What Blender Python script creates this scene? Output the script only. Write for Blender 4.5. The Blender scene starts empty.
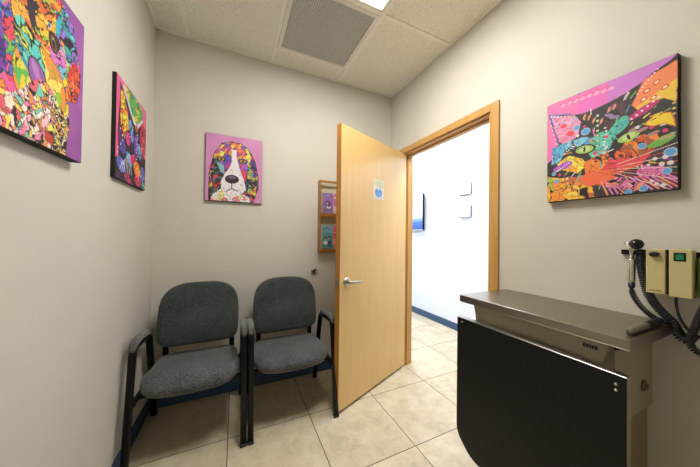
import bpy, bmesh, math, random
import numpy as np
from mathutils import Vector, Matrix
C = bpy.context.scene.collection
sc = bpy.context.scene
PI = math.pi

# ------------------------------------------------------------------ dimensions
W = 2.033      # room width (x), back wall at y = 0, left wall at x = 0
H = 2.7432     # ceiling
YF = -3.3      # wall behind the camera
HX = 3.264     # far wall of the hallway
WT = 0.115     # wall thickness
TILE = 0.5137; TX = 0.5194; TY = 0.5038
CB = (0.197, 0.8075, 1.419)

def lin(c):
    return tuple(((x/255.0)/12.92 if x/255.0 <= 0.04045 else ((x/255.0+0.055)/1.055)**2.4) for x in c)

# ------------------------------------------------------------------ materials
def mat(name, col=(200, 200, 200), rough=0.5, metal=0.0, spec=0.5, noise=0.0, nscale=20.0, bump=0.0, bscale=200.0,
        col2=None, emis=None, estr=0.0, coat=0.0):
    m = bpy.data.materials.new(name); m.use_nodes = True
    nt = m.node_tree; b = nt.nodes['Principled BSDF']
    b.inputs['Roughness'].default_value = rough
    b.inputs['Metallic'].default_value = metal
    b.inputs['Specular IOR Level'].default_value = spec
    b.inputs['Coat Weight'].default_value = coat
    c = lin(col) + (1,)
    tc = nt.nodes.new('ShaderNodeTexCoord')
    n = nt.nodes.new('ShaderNodeTexNoise'); n.inputs['Scale'].default_value = nscale; n.inputs['Detail'].default_value = 4
    nt.links.new(tc.outputs['Object'], n.inputs['Vector'])
    r = nt.nodes.new('ShaderNodeValToRGB')
    c2 = lin(col2) + (1,) if col2 else tuple(max(0, x*(1-noise)) for x in c[:3]) + (1,)
    r.color_ramp.elements[0].position = 0.35; r.color_ramp.elements[0].color = c2
    r.color_ramp.elements[1].position = 0.65; r.color_ramp.elements[1].color = c
    nt.links.new(n.outputs['Fac'], r.inputs['Fac'])
    nt.links.new(r.outputs['Color'], b.inputs['Base Color'])
    if bump > 0:
        n2 = nt.nodes.new('ShaderNodeTexNoise'); n2.inputs['Scale'].default_value = bscale; n2.inputs['Detail'].default_value = 3
        nt.links.new(tc.outputs['Object'], n2.inputs['Vector'])
        bp = nt.nodes.new('ShaderNodeBump'); bp.inputs['Strength'].default_value = bump; bp.inputs['Distance'].default_value = 0.002
        nt.links.new(n2.outputs['Fac'], bp.inputs['Height']); nt.links.new(bp.outputs['Normal'], b.inputs['Normal'])
    if emis:
        b.inputs['Emission Color'].default_value = lin(emis) + (1,)
        b.inputs['Emission Strength'].default_value = estr
    return m

def math_node(nt, op, a, b=None, c=None):
    n = nt.nodes.new('ShaderNodeMath'); n.operation = op
    for i, v in enumerate((a, b, c)):
        if v is None: continue
        if isinstance(v, (int, float)): n.inputs[i].default_value = v
        else: nt.links.new(v, n.inputs[i])
    return n.outputs[0]

def floor_material():
    m = bpy.data.materials.new('stone_tile'); m.use_nodes = True
    nt = m.node_tree; b = nt.nodes['Principled BSDF']
    tc = nt.nodes.new('ShaderNodeTexCoord'); sp = nt.nodes.new('ShaderNodeSeparateXYZ')
    nt.links.new(tc.outputs['Object'], sp.inputs[0])
    u = math_node(nt, 'DIVIDE', math_node(nt, 'SUBTRACT', sp.outputs[0], TX), TILE)
    v = math_node(nt, 'DIVIDE', math_node(nt, 'ADD', sp.outputs[1], TY), TILE)
    fu = math_node(nt, 'FLOOR', u); fv = math_node(nt, 'FLOOR', v)
    du = math_node(nt, 'ABSOLUTE', math_node(nt, 'SUBTRACT', math_node(nt, 'FRACT', math_node(nt, 'ADD', u, 0.5)), 0.5))
    dv = math_node(nt, 'ABSOLUTE', math_node(nt, 'SUBTRACT', math_node(nt, 'FRACT', math_node(nt, 'ADD', v, 0.5)), 0.5))
    d = math_node(nt, 'MINIMUM', du, dv)
    g = math_node(nt, 'LESS_THAN', d, 0.0052)
    cell = nt.nodes.new('ShaderNodeCombineXYZ'); nt.links.new(fu, cell.inputs[0]); nt.links.new(fv, cell.inputs[1])
    wn = nt.nodes.new('ShaderNodeTexWhiteNoise'); wn.noise_dimensions = '3D'; nt.links.new(cell.outputs[0], wn.inputs['Vector'])
    off = nt.nodes.new('ShaderNodeVectorMath'); off.operation = 'MULTIPLY_ADD'
    nt.links.new(wn.outputs['Color'], off.inputs[0]); off.inputs[1].default_value = (9, 9, 9); nt.links.new(tc.outputs['Object'], off.inputs[2])
    n1 = nt.nodes.new('ShaderNodeTexNoise'); n1.inputs['Scale'].default_value = 9; n1.inputs['Detail'].default_value = 9; n1.inputs['Roughness'].default_value = 0.68; n1.inputs['Distortion'].default_value = 0.5
    nt.links.new(off.outputs[0], n1.inputs['Vector'])
    r = nt.nodes.new('ShaderNodeValToRGB'); e = r.color_ramp.elements
    e[0].position = 0.28; e[0].color = lin((176, 164, 140)) + (1,)
    e[1].position = 0.70; e[1].color = lin((214, 203, 178)) + (1,)
    k = e.new(0.46); k.color = lin((198, 184, 154)) + (1,)
    nt.links.new(n1.outputs['Fac'], r.inputs['Fac'])
    tint = nt.nodes.new('ShaderNodeHueSaturation')
    nt.links.new(r.outputs['Color'], tint.inputs['Color'])
    nt.links.new(math_node(nt, 'MULTIPLY_ADD', wn.outputs['Value'], 0.14, 0.93), tint.inputs['Value'])
    mx = nt.nodes.new('ShaderNodeMix'); mx.data_type = 'RGBA'
    nt.links.new(g, mx.inputs[0]); nt.links.new(tint.outputs['Color'], mx.inputs[6]); mx.inputs[7].default_value = lin((84, 72, 56)) + (1,)
    nt.links.new(mx.outputs[2], b.inputs['Base Color'])
    b.inputs['Roughness'].default_value = 0.42
    bp = nt.nodes.new('ShaderNodeBump'); bp.inputs['Strength'].default_value = 0.5; bp.inputs['Distance'].default_value = 0.003
    nt.links.new(math_node(nt, 'MULTIPLY_ADD', g, -1.0, math_node(nt, 'MULTIPLY', n1.outputs['Fac'], 0.3)), bp.inputs['Height'])
    nt.links.new(bp.outputs['Normal'], b.inputs['Normal'])
    return m

def ceiling_material():
    m = bpy.data.materials.new('fissured_ceiling_tile'); m.use_nodes = True
    nt = m.node_tree; b = nt.nodes['Principled BSDF']; b.inputs['Roughness'].default_value = 0.95
    tc = nt.nodes.new('ShaderNodeTexCoord')
    n = nt.nodes.new('ShaderNodeTexNoise'); n.inputs['Scale'].default_value = 120; n.inputs['Detail'].default_value = 3; n.inputs['Roughness'].default_value = 0.7
    nt.links.new(tc.outputs['Object'], n.inputs['Vector'])
    r = nt.nodes.new('ShaderNodeValToRGB'); e = r.color_ramp.elements
    e[0].position = 0.36; e[0].color = lin((214, 209, 194)) + (1,)
    e[1].position = 0.47; e[1].color = lin((244, 241, 230)) + (1,)
    nt.links.new(n.outputs['Fac'], r.inputs['Fac']); nt.links.new(r.outputs['Color'], b.inputs['Base Color'])
    bp = nt.nodes.new('ShaderNodeBump'); bp.inputs['Strength'].default_value = 0.6; bp.inputs['Distance'].default_value = 0.002
    nt.links.new(n.outputs['Fac'], bp.inputs['Height']); nt.links.new(bp.outputs['Normal'], b.inputs['Normal'])
    return m

def wood_material(name, c1, c2, scale=(14, 14, 0.9), rough=0.38, coat=0.15):
    m = bpy.data.materials.new(name); m.use_nodes = True
    nt = m.node_tree; b = nt.nodes['Principled BSDF']; b.inputs['Roughness'].default_value = rough; b.inputs['Coat Weight'].default_value = coat
    b.inputs['Coat Roughness'].default_value = 0.3
    tc = nt.nodes.new('ShaderNodeTexCoord'); mp = nt.nodes.new('ShaderNodeMapping'); mp.inputs['Scale'].default_value = scale
    nt.links.new(tc.outputs['Object'], mp.inputs[0])
    n = nt.nodes.new('ShaderNodeTexNoise'); n.inputs['Scale'].default_value = 2.2; n.inputs['Detail'].default_value = 7; n.inputs['Roughness'].default_value = 0.62; n.inputs['Distortion'].default_value = 0.5
    nt.links.new(mp.outputs[0], n.inputs['Vector'])
    r = nt.nodes.new('ShaderNodeValToRGB'); e = r.color_ramp.elements
    e[0].position = 0.3; e[0].color = lin(c2) + (1,); e[1].position = 0.7; e[1].color = lin(c1) + (1,)
    nt.links.new(n.outputs['Fac'], r.inputs['Fac']); nt.links.new(r.outputs['Color'], b.inputs['Base Color'])
    return m

def fabric_material(name, c1, c2):
    m = bpy.data.materials.new(name); m.use_nodes = True
    nt = m.node_tree; b = nt.nodes['Principled BSDF']; b.inputs['Roughness'].default_value = 0.95
    b.inputs['Specular IOR Level'].default_value = 0.15
    b.inputs['Sheen Weight'].default_value = 0.25
    tc = nt.nodes.new('ShaderNodeTexCoord')
    n = nt.nodes.new('ShaderNodeTexNoise'); n.inputs['Scale'].default_value = 210; n.inputs['Detail'].default_value = 2
    n2 = nt.nodes.new('ShaderNodeTexNoise'); n2.inputs['Scale'].default_value = 6; n2.inputs['Detail'].default_value = 3
    for q in (n, n2): nt.links.new(tc.outputs['Object'], q.inputs['Vector'])
    f = math_node(nt, 'ADD', math_node(nt, 'MULTIPLY', n.outputs['Fac'], 0.8), math_node(nt, 'MULTIPLY', n2.outputs['Fac'], 0.2))
    r = nt.nodes.new('ShaderNodeValToRGB'); e = r.color_ramp.elements
    e[0].position = 0.38; e[0].color = lin(c1) + (1,); e[1].position = 0.62; e[1].color = lin(c2) + (1,)
    nt.links.new(f, r.inputs['Fac']); nt.links.new(r.outputs['Color'], b.inputs['Base Color'])
    bp = nt.nodes.new('ShaderNodeBump'); bp.inputs['Strength'].default_value = 0.5; bp.inputs['Distance'].default_value = 0.0015
    nt.links.new(n.outputs['Fac'], bp.inputs['Height']); nt.links.new(bp.outputs['Normal'], b.inputs['Normal'])
    return m

def brushed_metal(name, col, rough):
    m = bpy.data.materials.new(name); m.use_nodes = True
    nt = m.node_tree; b = nt.nodes['Principled BSDF']; b.inputs['Metallic'].default_value = 1.0
    tc = nt.nodes.new('ShaderNodeTexCoord'); mp = nt.nodes.new('ShaderNodeMapping'); mp.inputs['Scale'].default_value = (160, 2, 160)
    nt.links.new(tc.outputs['Object'], mp.inputs[0])
    n = nt.nodes.new('ShaderNodeTexNoise'); n.inputs['Scale'].default_value = 3; n.inputs['Detail'].default_value = 3
    nt.links.new(mp.outputs[0], n.inputs['Vector'])
    b.inputs['Base Color'].default_value = lin(col) + (1,)
    nt.links.new(math_node(nt, 'MULTIPLY_ADD', n.outputs['Fac'], 0.15, rough), b.inputs['Roughness'])
    return m

def print_material():
    m = bpy.data.materials.new('printed_ink'); m.use_nodes = True
    nt = m.node_tree; b = nt.nodes['Principled BSDF']; b.inputs['Roughness'].default_value = 0.6
    a = nt.nodes.new('ShaderNodeAttribute'); a.attribute_name = 'ink'
    nt.links.new(a.outputs['Color'], b.inputs['Base Color'])
    return m

M = dict(
    wall=mat('wall_paint', (211, 207, 198), 0.75, noise=0.03, nscale=3, bump=0.08, bscale=350),
    hallwall=mat('hallway_paint_cool_lit', (232, 236, 242), 0.75, noise=0.02, nscale=3),  # whiter, bluer than the room walls: bright cool hallway light put into the colour
    floor=floor_material(), ceil=ceiling_material(),
    grid=mat('ceiling_grid_metal', (248, 245, 236), 0.5, noise=0.02),
    base=mat('vinyl_baseboard', (54, 82, 116), 0.45, noise=0.1),
    maple=wood_material('maple_veneer', (223, 187, 123), (216, 177, 112)),
    edge=wood_material('maple_edge', (190, 134, 62), (165, 108, 44)),
    oak=wood_material('oak_trim', (206, 162, 94), (190, 142, 76), rough=0.42),
    rackoak=wood_material('rack_oak', (176, 122, 60), (148, 98, 44), (30, 30, 3)),
    fabric=fabric_material('charcoal_tweed', (32, 35, 39), (112, 114, 116)),
    fabric_b=fabric_material('green_grey_tweed', (38, 45, 45), (80, 86, 86)),
    armfab=fabric_material('arm_tweed', (66, 68, 68), (126, 126, 122)),
    black=mat('black_powder_coat', (9, 11, 14), 0.35, noise=0.2, spec=0.25),
    blackp=mat('black_laminate', (16, 17, 18), 0.5, noise=0.25, nscale=60, spec=0.3),
    rubber=mat('black_rubber', (17, 20, 25), 0.5, noise=0.2),
    steel=brushed_metal('stainless_steel', (156, 150, 136), 0.26),
    chrome=mat('chrome', (215, 213, 208), 0.18, metal=1.0, noise=0.03),
    alu=mat('aluminium_edge', (196, 194, 190), 0.3, metal=1.0, noise=0.05),
    nickel=mat('satin_nickel', (190, 186, 178), 0.28, metal=1.0, noise=0.03),
    cream=mat('cream_enamel', (204, 192, 138), 0.45, noise=0.03),
    taupe=mat('taupe_enamel', (160, 152, 130), 0.45, noise=0.04),
    taupe2=mat('darker_brown_grey', (140, 126, 100), 0.5, noise=0.05),
    lime=mat('green_plastic', (106, 150, 52), 0.4, noise=0.1),
    green=mat('green_switch', (16, 132, 84), 0.25, noise=0.1),
    white=mat('white_plastic', (222, 222, 220), 0.45, noise=0.02),
    ventbar=mat('vent_grey', (222, 221, 218), 0.6, noise=0.05),
    ventdark=mat('vent_duct_dark', (40, 38, 36), 0.9, noise=0.1),
    frame=mat('white_enamel', (236, 232, 222), 0.5, noise=0.02),
    blackedge=mat('black_canvas_edge', (26, 24, 22), 0.8, noise=0.2),
    canvasback=mat('canvas_back', (180, 170, 150), 0.9, noise=0.1),
    ink=print_material(),
    paper=mat('paper', (228, 226, 220), 0.7, noise=0.02),
    lens=mat('light_diffuser', (240, 240, 235), 0.5, emis=(253, 250, 241), estr=26.0),
    halllens=mat('hallway_light_diffuser', (240, 240, 240), 0.5, emis=(236, 243, 255), estr=17.5),
    bronze=mat('dull_bronze', (112, 98, 80), 0.4, metal=0.6, noise=0.2),
    plaqueshade=mat('plaque_edge_shade', (120, 122, 128), 0.4, noise=0.05),
    glyph=mat('light_lettering', (120, 120, 112), 0.5, noise=0.02),
    glass=mat('dark_lens', (18, 20, 22), 0.08, noise=0.1),
)

# ------------------------------------------------------------------ mesh helpers
def obj(name, bm, m, parent=None, smooth=False, loc=None):
    me = bpy.data.meshes.new(name)
    if isinstance(bm, tuple): me.from_pydata(*bm)
    else: bm.to_mesh(me); bm.free()
    me.materials.append(m)
    if smooth:
        for p in me.polygons: p.use_smooth = True
    o = bpy.data.objects.new(name, me); C.objects.link(o)
    if parent: o.parent = parent
    if loc: o.location = loc
    return o

def add_box(bm, a, b, bevel=0.0, seg=2, mtx=None):
    a = Vector(a); b = Vector(b)
    r = bmesh.ops.create_cube(bm, size=1)
    vs = r['verts']
    for v in vs:
        v.co = Vector([(a[i]+b[i])/2 + v.co[i]*(abs(b[i]-a[i])) for i in range(3)])
    geo = vs
    if bevel > 0:
        es = list({e for v in vs for e in v.link_edges})
        rr = bmesh.ops.bevel(bm, geom=es, offset=bevel, segments=seg, affect='EDGES', profile=0.5, clamp_overlap=True)
        geo = list({v for f in rr['faces'] for v in f.verts} | {v for v in vs if v.is_valid})
    if mtx is not None:
        for v in geo:
            if v.is_valid: v.co = mtx @ v.co
    return geo

def box(a, b, bevel=0.0, seg=2, mtx=None):
    bm = bmesh.new(); add_box(bm, a, b, bevel, seg, mtx); return bm

def add_cyl(bm, p, q, r, r2=None, n=24):
    p = Vector(p); q = Vector(q); d = q-p
    mt = Matrix.Translation((p+q)/2) @ d.to_track_quat('Z', 'Y').to_matrix().to_4x4()
    bmesh.ops.create_cone(bm, cap_ends=True, segments=n, radius1=r, radius2=r if r2 is None else r2, depth=d.length, matrix=mt)

def cyl(p, q, r, r2=None, n=24):
    bm = bmesh.new(); add_cyl(bm, p, q, r, r2, n); return bm

def add_lathe(bm, prof, mtx, n=28):
    rings = []
    for (r, z) in prof:
        rings.append([bm.verts.new(mtx @ Vector((r*math.cos(2*PI*i/n), r*math.sin(2*PI*i/n), z))) for i in range(n)])
    for a, b in zip(rings, rings[1:]):
        for i in range(n):
            bm.faces.new((a[i], a[(i+1) % n], b[(i+1) % n], b[i]))
    bm.faces.new(rings[0][::-1]); bm.faces.new(rings[-1])

def add_sweep(bm, path, prof, up=Vector((1, 0, 0)), cap=True):
    """sweep a closed 2-D profile [(a,b)] along path; a runs along `up`, b across"""
    path = [Vector(p) for p in path]; n = len(path); rings = []
    for i, p in enumerate(path):
        t = (path[min(i+1, n-1)] - path[max(i-1, 0)]).normalized()
        u = (up - t*up.dot(t)).normalized(); w = t.cross(u)
        rings.append([bm.verts.new(p + u*a + w*b) for a, b in prof])
    k = len(prof)
    for a, b in zip(rings, rings[1:]):
        for i in range(k): bm.faces.new((a[i], a[(i+1) % k], b[(i+1) % k], b[i]))
    if cap: bm.faces.new(rings[0][::-1]); bm.faces.new(rings[-1])

def rr_prof(w, h, r, seg=3):
    out = []
    for cx, cy, a0 in ((w/2-r, h/2-r, 0), (-w/2+r, h/2-r, 90), (-w/2+r, -h/2+r, 180), (w/2-r, -h/2+r, 270)):
        for i in range(seg+1):
            a = math.radians(a0 + 90*i/seg); out.append((cx+r*math.cos(a), cy+r*math.sin(a)))
    return out

def circ(r, n=8): return [(r*math.cos(2*PI*i/n), r*math.sin(2*PI*i/n)) for i in range(n)]

def catmull(pts, n=10):
    P = [Vector(p) for p in pts]; P = [P[0]*2-P[1]] + P + [P[-1]*2-P[-2]]; out = []
    for i in range(1, len(P)-2):
        a, b, c, d = P[i-1:i+3]
        for k in range(n):
            t = k/n
            out.append(0.5*((2*b)+(c-a)*t+(2*a-5*b+4*c-d)*t*t+(3*b-a-3*c+d)*t**3))
    out.append(P[-2]); return out

def round_path(pts, r, seg=6):
    P = [Vector(p) for p in pts]; out = [P[0]]
    for i in range(1, len(P)-1):
        a = (P[i-1]-P[i]); b = (P[i+1]-P[i]); rr = min(r, a.length*0.48, b.length*0.48)
        s = P[i]+a.normalized()*rr; e = P[i]+b.normalized()*rr
        for k in range(seg+1):
            t = k/seg; out.append(s*(1-t)**2 + P[i]*2*t*(1-t) + e*t*t)
    out.append(P[-1]); return out

def add_coil(bm, path, R, r, pitch, n=6):
    """a helically wound cable along a path"""
    pts = catmull(path, 16); L = [0]
    for a, b in zip(pts, pts[1:]): L.append(L[-1]+(b-a).length)
    tot = L[-1]; turns = tot/pitch; steps = int(turns*9); out = []
    ref = Vector((0.3, 1, 0.2)).normalized(); j = 0
    for k in range(steps+1):
        s = tot*k/steps
        while j < len(L)-2 and L[j+1] < s: j += 1
        f = (s-L[j])/max(1e-9, L[j+1]-L[j]); c = pts[j].lerp(pts[j+1], min(1, f)); t = (pts[j+1]-pts[j]).normalized()
        u = (ref-t*ref.dot(t)).normalized(); w = t.cross(u); a = 2*PI*turns*k/steps
        out.append(c+u*R*math.cos(a)+w*R*math.sin(a))
    rings = []
    prevu = None
    for i, p in enumerate(out):
        t = (out[min(i+1, len(out)-1)]-out[max(0, i-1)]).normalized()
        base = prevu if prevu is not None else Vector((0, 0, 1))
        u = (base-t*base.dot(t)).normalized(); prevu = u; w = t.cross(u)
        rings.append([bm.verts.new(p+u*x+w*y) for x, y in circ(r, n)])
    for a, b in zip(rings, rings[1:]):
        for i in range(n): bm.faces.new((a[i], a[(i+1) % n], b[(i+1) % n], b[i]))
    bm.faces.new(rings[0][::-1]); bm.faces.new(rings[-1])

def thing(name, label, cat, loc=(0, 0, 0), rotz=0, group=None):
    o = bpy.data.objects.new(name, None); C.objects.link(o); o.empty_display_size = 0.1
    o.location = loc; o.rotation_euler = (0, 0, rotz); o['label'] = label; o['category'] = cat
    if group: o['group'] = group
    return o

def tag(o, label, cat, group=None):
    o['label'] = label; o['category'] = cat
    if group: o['group'] = group
    return o

def struct(name, bm, m, parent=None, smooth=False):
    o = obj(name, bm, m, parent, smooth)
    if parent is None: o['kind'] = 'structure'
    return o

# ------------------------------------------------------------------ room shell
struct('floor', box((-0.12, YF-0.12, -0.1), (HX+0.12, 3.1, 0)), M['floor'])
struct('ceiling', box((-0.12, YF-0.12, H), (HX+0.12, 3.1, H+0.1)), M['ceil'])
struct('wall_left', box((-0.12, YF-0.12, 0), (0, 0.12, H)), M['wall'])
struct('wall_back', box((0, 0, 0), (W, 0.12, H)), M['wall'])
struct('wall_front', box((0, YF-0.12, 0), (W, YF, H)), M['wall'])
OY0, OY1, OZ = -1.148, -0.205, 2.072     # rough opening in the right wall
bm = bmesh.new()
add_box(bm, (W, YF-0.12, 0), (W+WT, OY0, H)); add_box(bm, (W, OY1, 0), (W+WT, 0.12, H)); add_box(bm, (W, OY0, OZ), (W+WT, OY1, H))
struct('wall_right', bm, M['wall'])
bm = bmesh.new(); add_box(bm, (W, 0.12, 0), (W+WT, 3.0, H)); struct('wall_hallway_near', bm, M['hallwall'])
struct('wall_hallway_far', box((HX, YF-0.12, 0), (HX+0.12, 3.1, H)), M['hallwall'])
struct('wall_hallway_end', box((W+WT, 3.0, 0), (HX, 3.1, H)), M['hallwall'])
struct('wall_hallway_start', box((W+WT, YF-0.12, 0), (HX, YF, H)), M['hallwall'])

# ceiling grid
bm = bmesh.new(); gz = (H-0.006, H)
def tee_y(x, y0, y1): add_box(bm, (x-0.012, y0, gz[0]), (x+0.012, y1, gz[1]))
def tee_x(y, x0, x1): add_box(bm, (x0, y-0.012, gz[0]), (x1, y+0.012, gz[1]))
for x in CB: tee_y(x, YF, 0)
tee_x(-0.195, CB[1]+0.012, CB[2]-0.012)
for y in (-0.804, -1.414, -2.632): tee_x(y, CB[1]+0.012, CB[2]-0.012)
for y in (-0.804, -2.023, -3.242): tee_x(y, CB[2]+0.012, W)
for y in (-1.414, -2.632): tee_x(y, 0, CB[0]-0.012); tee_x(y, CB[0]+0.012, CB[1]-0.012)
add_box(bm, (0, -0.02, H-0.008), (W, 0, H)); add_box(bm, (0, YF, H-0.008), (0.02, 0, H)); add_box(bm, (W-0.02, YF, H-0.008), (W, 0, H))
struct('trim_1', bm, M['grid'])

# baseboards
def base(name, a, b):
    struct(name, box(a, b, 0.002, 1), M['base'])
base('baseboard_back', (0.006, -0.006, 0), (W, 0, 0.1))
base('baseboard_left', (0, YF, 0), (0.006, 0, 0.1))
bm = bmesh.new(); add_box(bm, (W-0.006, YF, 0), (W, -1.206, 0.1)); add_box(bm, (W-0.006, -0.146, 0), (W, -0.006, 0.1)); struct('baseboard_right', bm, M['base'])
base('baseboard_hallway', (HX-0.006, YF, 0), (HX, 3.0, 0.1))

# door frame: casing both sides, jambs, stops
bm = bmesh.new()
JY0, JY1, JZ = OY0+0.02, OY1-0.004, 2.059
CW = 0.058
for xa, xb in ((W-0.016, W), (W+WT, W+WT+0.016)):
    add_box(bm, (xa, OY1-0.002, 0), (xb, OY1+CW-0.002, OZ+CW-0.008), 0.004, 2)
    add_box(bm, (xa, OY0-CW+0.004, 0), (xb, OY0+0.004, OZ+CW-0.008), 0.004, 2)
    add_box(bm, (xa, OY0+0.004, OZ-0.003), (xb, OY1-0.002, OZ+CW-0.008), 0.004, 2)
add_box(bm, (W, JY1-0.012, 0), (W+WT, OY1, OZ)); add_box(bm, (W, OY0, 0), (W+WT, JY0, OZ)); add_box(bm, (W, JY0, JZ+0.002), (W+WT, JY1-0.012, OZ))
for (ya, yb) in ((JY1-0.024, JY1-0.012), (JY0, JY0+0.012)):
    add_box(bm, (W+0.05, ya, 0), (W+0.085, yb, JZ), 0.002, 1)
add_box(bm, (W+0.05, JY0+0.012, JZ-0.012), (W+0.085, JY1-0.024, JZ+0.002), 0.002, 1)
struct('trim_2', bm, M['oak'])

# door leaf, swung into the room.  local: +x along the leaf from the hinge, -y = face towards the camera
Hx, Hy = 2.022, -0.237
ang = math.atan2(-0.388, -0.918)
LL = 0.905
leaf = struct('door_1', box((0, -0.044, 0.020), (LL-0.001, 0, 2.057), 0.0015, 1), M['maple'])
# the camera-side face is the +n side: build with matrix below
leaf.location = (2.0300, -0.2050, 0); leaf.rotation_euler = (0, 0, ang)
# after rotation local +y points to (0.396,-0.918): flip so that the body lies on that side
for v in leaf.data.vertices: v.co.y = -v.co.y
leaf.data.flip_normals()
FY = 0.044
obj('edge_band', box((LL-0.001, 0, 0.020), (LL+0.0006, FY, 2.057)), M['edge'], leaf)
hs = LL-0.072; hz = 0.925
def lever(side):
    s = 1 if side else -1; y0 = FY if side else 0
    bm = bmesh.new()
    mt = Matrix.Translation((hs, y0, hz)) @ Matrix.Rotation(-s*PI/2, 4, 'X')
    add_lathe(bm, [(0.033, 0), (0.033, 0.005), (0.028, 0.010), (0.014, 0.012)], mt)
    r = obj('rosette', bm, M['nickel'], leaf, True)
    bm = bmesh.new()
    add_cyl(bm, (hs, y0+s*0.012, hz), (hs, y0+s*0.05, hz), 0.010)
    path = round_path([(hs+0.004, y0+s*0.048, hz), (hs-0.05, y0+s*0.052, hz), (hs-0.115, y0+s*0.047, hz-0.004)], 0.03)
    add_sweep(bm, path, rr_prof(0.018, 0.010, 0.0045), up=Vector((0, 0, 1)))
    obj('door_handle', bm, M['nickel'], leaf, True)
lever(True); lever(False)
bm = bmesh.new(); add_box(bm, (LL+0.0006, 0.010, hz-0.028), (LL+0.003, 0.034, hz+0.028), 0.001, 1); add_box(bm, (LL+0.003, 0.016, hz-0.008), (LL+0.012, 0.028, hz+0.008), 0.003, 1)
obj('latch_plate', bm, M['nickel'], leaf)
for z in (0.25, 1.03, 1.8):
    obj('hinge', cyl((0.0, -0.005, z-0.045), (0.0, -0.005, z+0.045), 0.0055, n=12), M['nickel'], leaf, True)

# ------------------------------------------------------------------ painted prints (generic pop-art pets)
def S(c): return np.array(c, float)/255.0
class Art:
    def __init__(s, nx, ny, bg, seed=1, aspect=1.0):
        s.nx, s.ny = nx, ny
        s.v, s.u = np.meshgrid(np.linspace(0, 1, ny), np.linspace(0, 1, nx), indexing='ij')
        s.a = aspect          # height / width
        s.img = np.ones((ny, nx, 3))*S(bg); s.rng = np.random.RandomState(seed)
    def fbm(s, sc, seed):
        r = np.random.RandomState(seed); out = np.zeros_like(s.u); amp = 1
        for o in range(3):
            n = int(sc*2**o)+2; g = r.rand(n+1, n+1); x = s.u*(n-1); y = s.v*(n-1)
            i = x.astype(int); j = y.astype(int); fx = x-i; fy = y-j; fx = fx*fx*(3-2*fx); fy = fy*fy*(3-2*fy)
            out += amp*((g[j, i]*(1-fx)+g[j, i+1]*fx)*(1-fy)+(g[j+1, i]*(1-fx)+g[j+1, i+1]*fx)*fy); amp *= 0.5
        return out/1.75-0.5
    def ell(s, cx, cy, rx, ry, ang=0, warp=0.0, seed=3):
        a = math.radians(ang); x = s.u-cx+warp*s.fbm(7, seed); y = (s.v-cy+warp*s.fbm(7, seed+1))*s.a
        X = x*math.cos(a)+y*math.sin(a); Y = -x*math.sin(a)+y*math.cos(a)
        return (X/rx)**2+(Y/(ry))**2 < 1
    def poly(s, pts, warp=0.0, seed=5):
        x = s.u+warp*s.fbm(9, seed); y = s.v+warp*s.fbm(9, seed+1); m = np.zeros_like(s.u, bool); n = len(pts)
        for i in range(n):
            (x0, y0), (x1, y1) = pts[i], pts[(i+1) % n]
            c = ((y0 > y) != (y1 > y)) & (x < (x1-x0)*(y-y0)/((y1-y0) or 1e-9)+x0); m ^= c
        return m
    def fill(s, m, col, alpha=1.0): s.img[m] = s.img[m]*(1-alpha)+S(col)*alpha
    def edge(s, m, w, col=(30, 24, 30)):
        k = max(1, int(round(w*s.nx))); e = m.copy(); 
        for dx, dy in ((k, 0), (-k, 0), (0, k), (0, -k)):
            e &= np.roll(np.roll(m, dx, 1), dy, 0)
        s.fill(m & ~e, col)
    def cells(s, m, pal, n=60, line=0.010, warp=0.08, stretch=1.0, ang=0, seed=1, dark=(28, 22, 30), swirl=None):
        n = int(n*2.6); line *= 0.5; wob = 0.085
        r = np.random.RandomState(seed); a = math.radians(ang)
        x = s.u+warp*s.fbm(5, seed+11)+wob*s.fbm(17, seed+13); y = (s.v+warp*s.fbm(5, seed+12)+wob*s.fbm(17, seed+14))*s.a
        if swirl:
            cx, cy, k = swirl; dx = x-cx; dy = y-cy*s.a; rad = np.hypot(dx, dy); th = np.arctan2(dy, dx)+k*rad; x = rad*3; y = th*0.45
        X = x*math.cos(a)+y*math.sin(a); Y = (-x*math.sin(a)+y*math.cos(a))*stretch
        sx = X[m]; sy = Y[m]
        if sx.size == 0: return
        px = r.uniform(sx.min(), sx.max(), n); py = r.uniform(sy.min(), sy.max(), n)
        d1 = np.full(sx.shape, 9.0); d2 = d1.copy(); idx = np.zeros(sx.shape, int)
        for i in range(n):
            d = np.hypot(sx-px[i], sy-py[i]); c = d < d1
            d2 = np.where(c, d1, np.minimum(d2, d)); idx = np.where(c, i, idx); d1 = np.where(c, d, d1)
        P = S(np.array(pal)); pc = r.randint(0, len(pal), n)
        col = P[pc[idx]]; col2 = P[(pc[idx]+1) % len(pal)]
        g = np.clip(d1/(d1+d2)*2-0.55, 0, 1)[:, None]; col = col*(1-g*0.6)+col2*g*0.6
        ln = (d2-d1) < line; col[ln] = S(dark); s.img[m] = col
    def dots(s, pts, r, col, rim=None):
        for q in pts:
            x, y = q[:2]; rr = q[2] if len(q) > 2 else r
            if rim: s.fill(s.ell(x, y, rr*1.35, rr*1.35), rim)
            s.fill(s.ell(x, y, rr, rr), col)
    def stroke(s, pts, w, col):
        d = np.full_like(s.u, 9.0)
        for (x0, y0), (x1, y1) in zip(pts, pts[1:]):
            y0 = y0*s.a; y1 = y1*s.a; vx, vy = x1-x0, y1-y0; L = vx*vx+vy*vy+1e-12
            t = np.clip(((s.u-x0)*vx+(s.v*s.a-y0)*vy)/L, 0, 1); d = np.minimum(d, np.hypot(s.u-x0-vx*t, s.v*s.a-y0-vy*t))
        s.fill(d < w, col)

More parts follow.
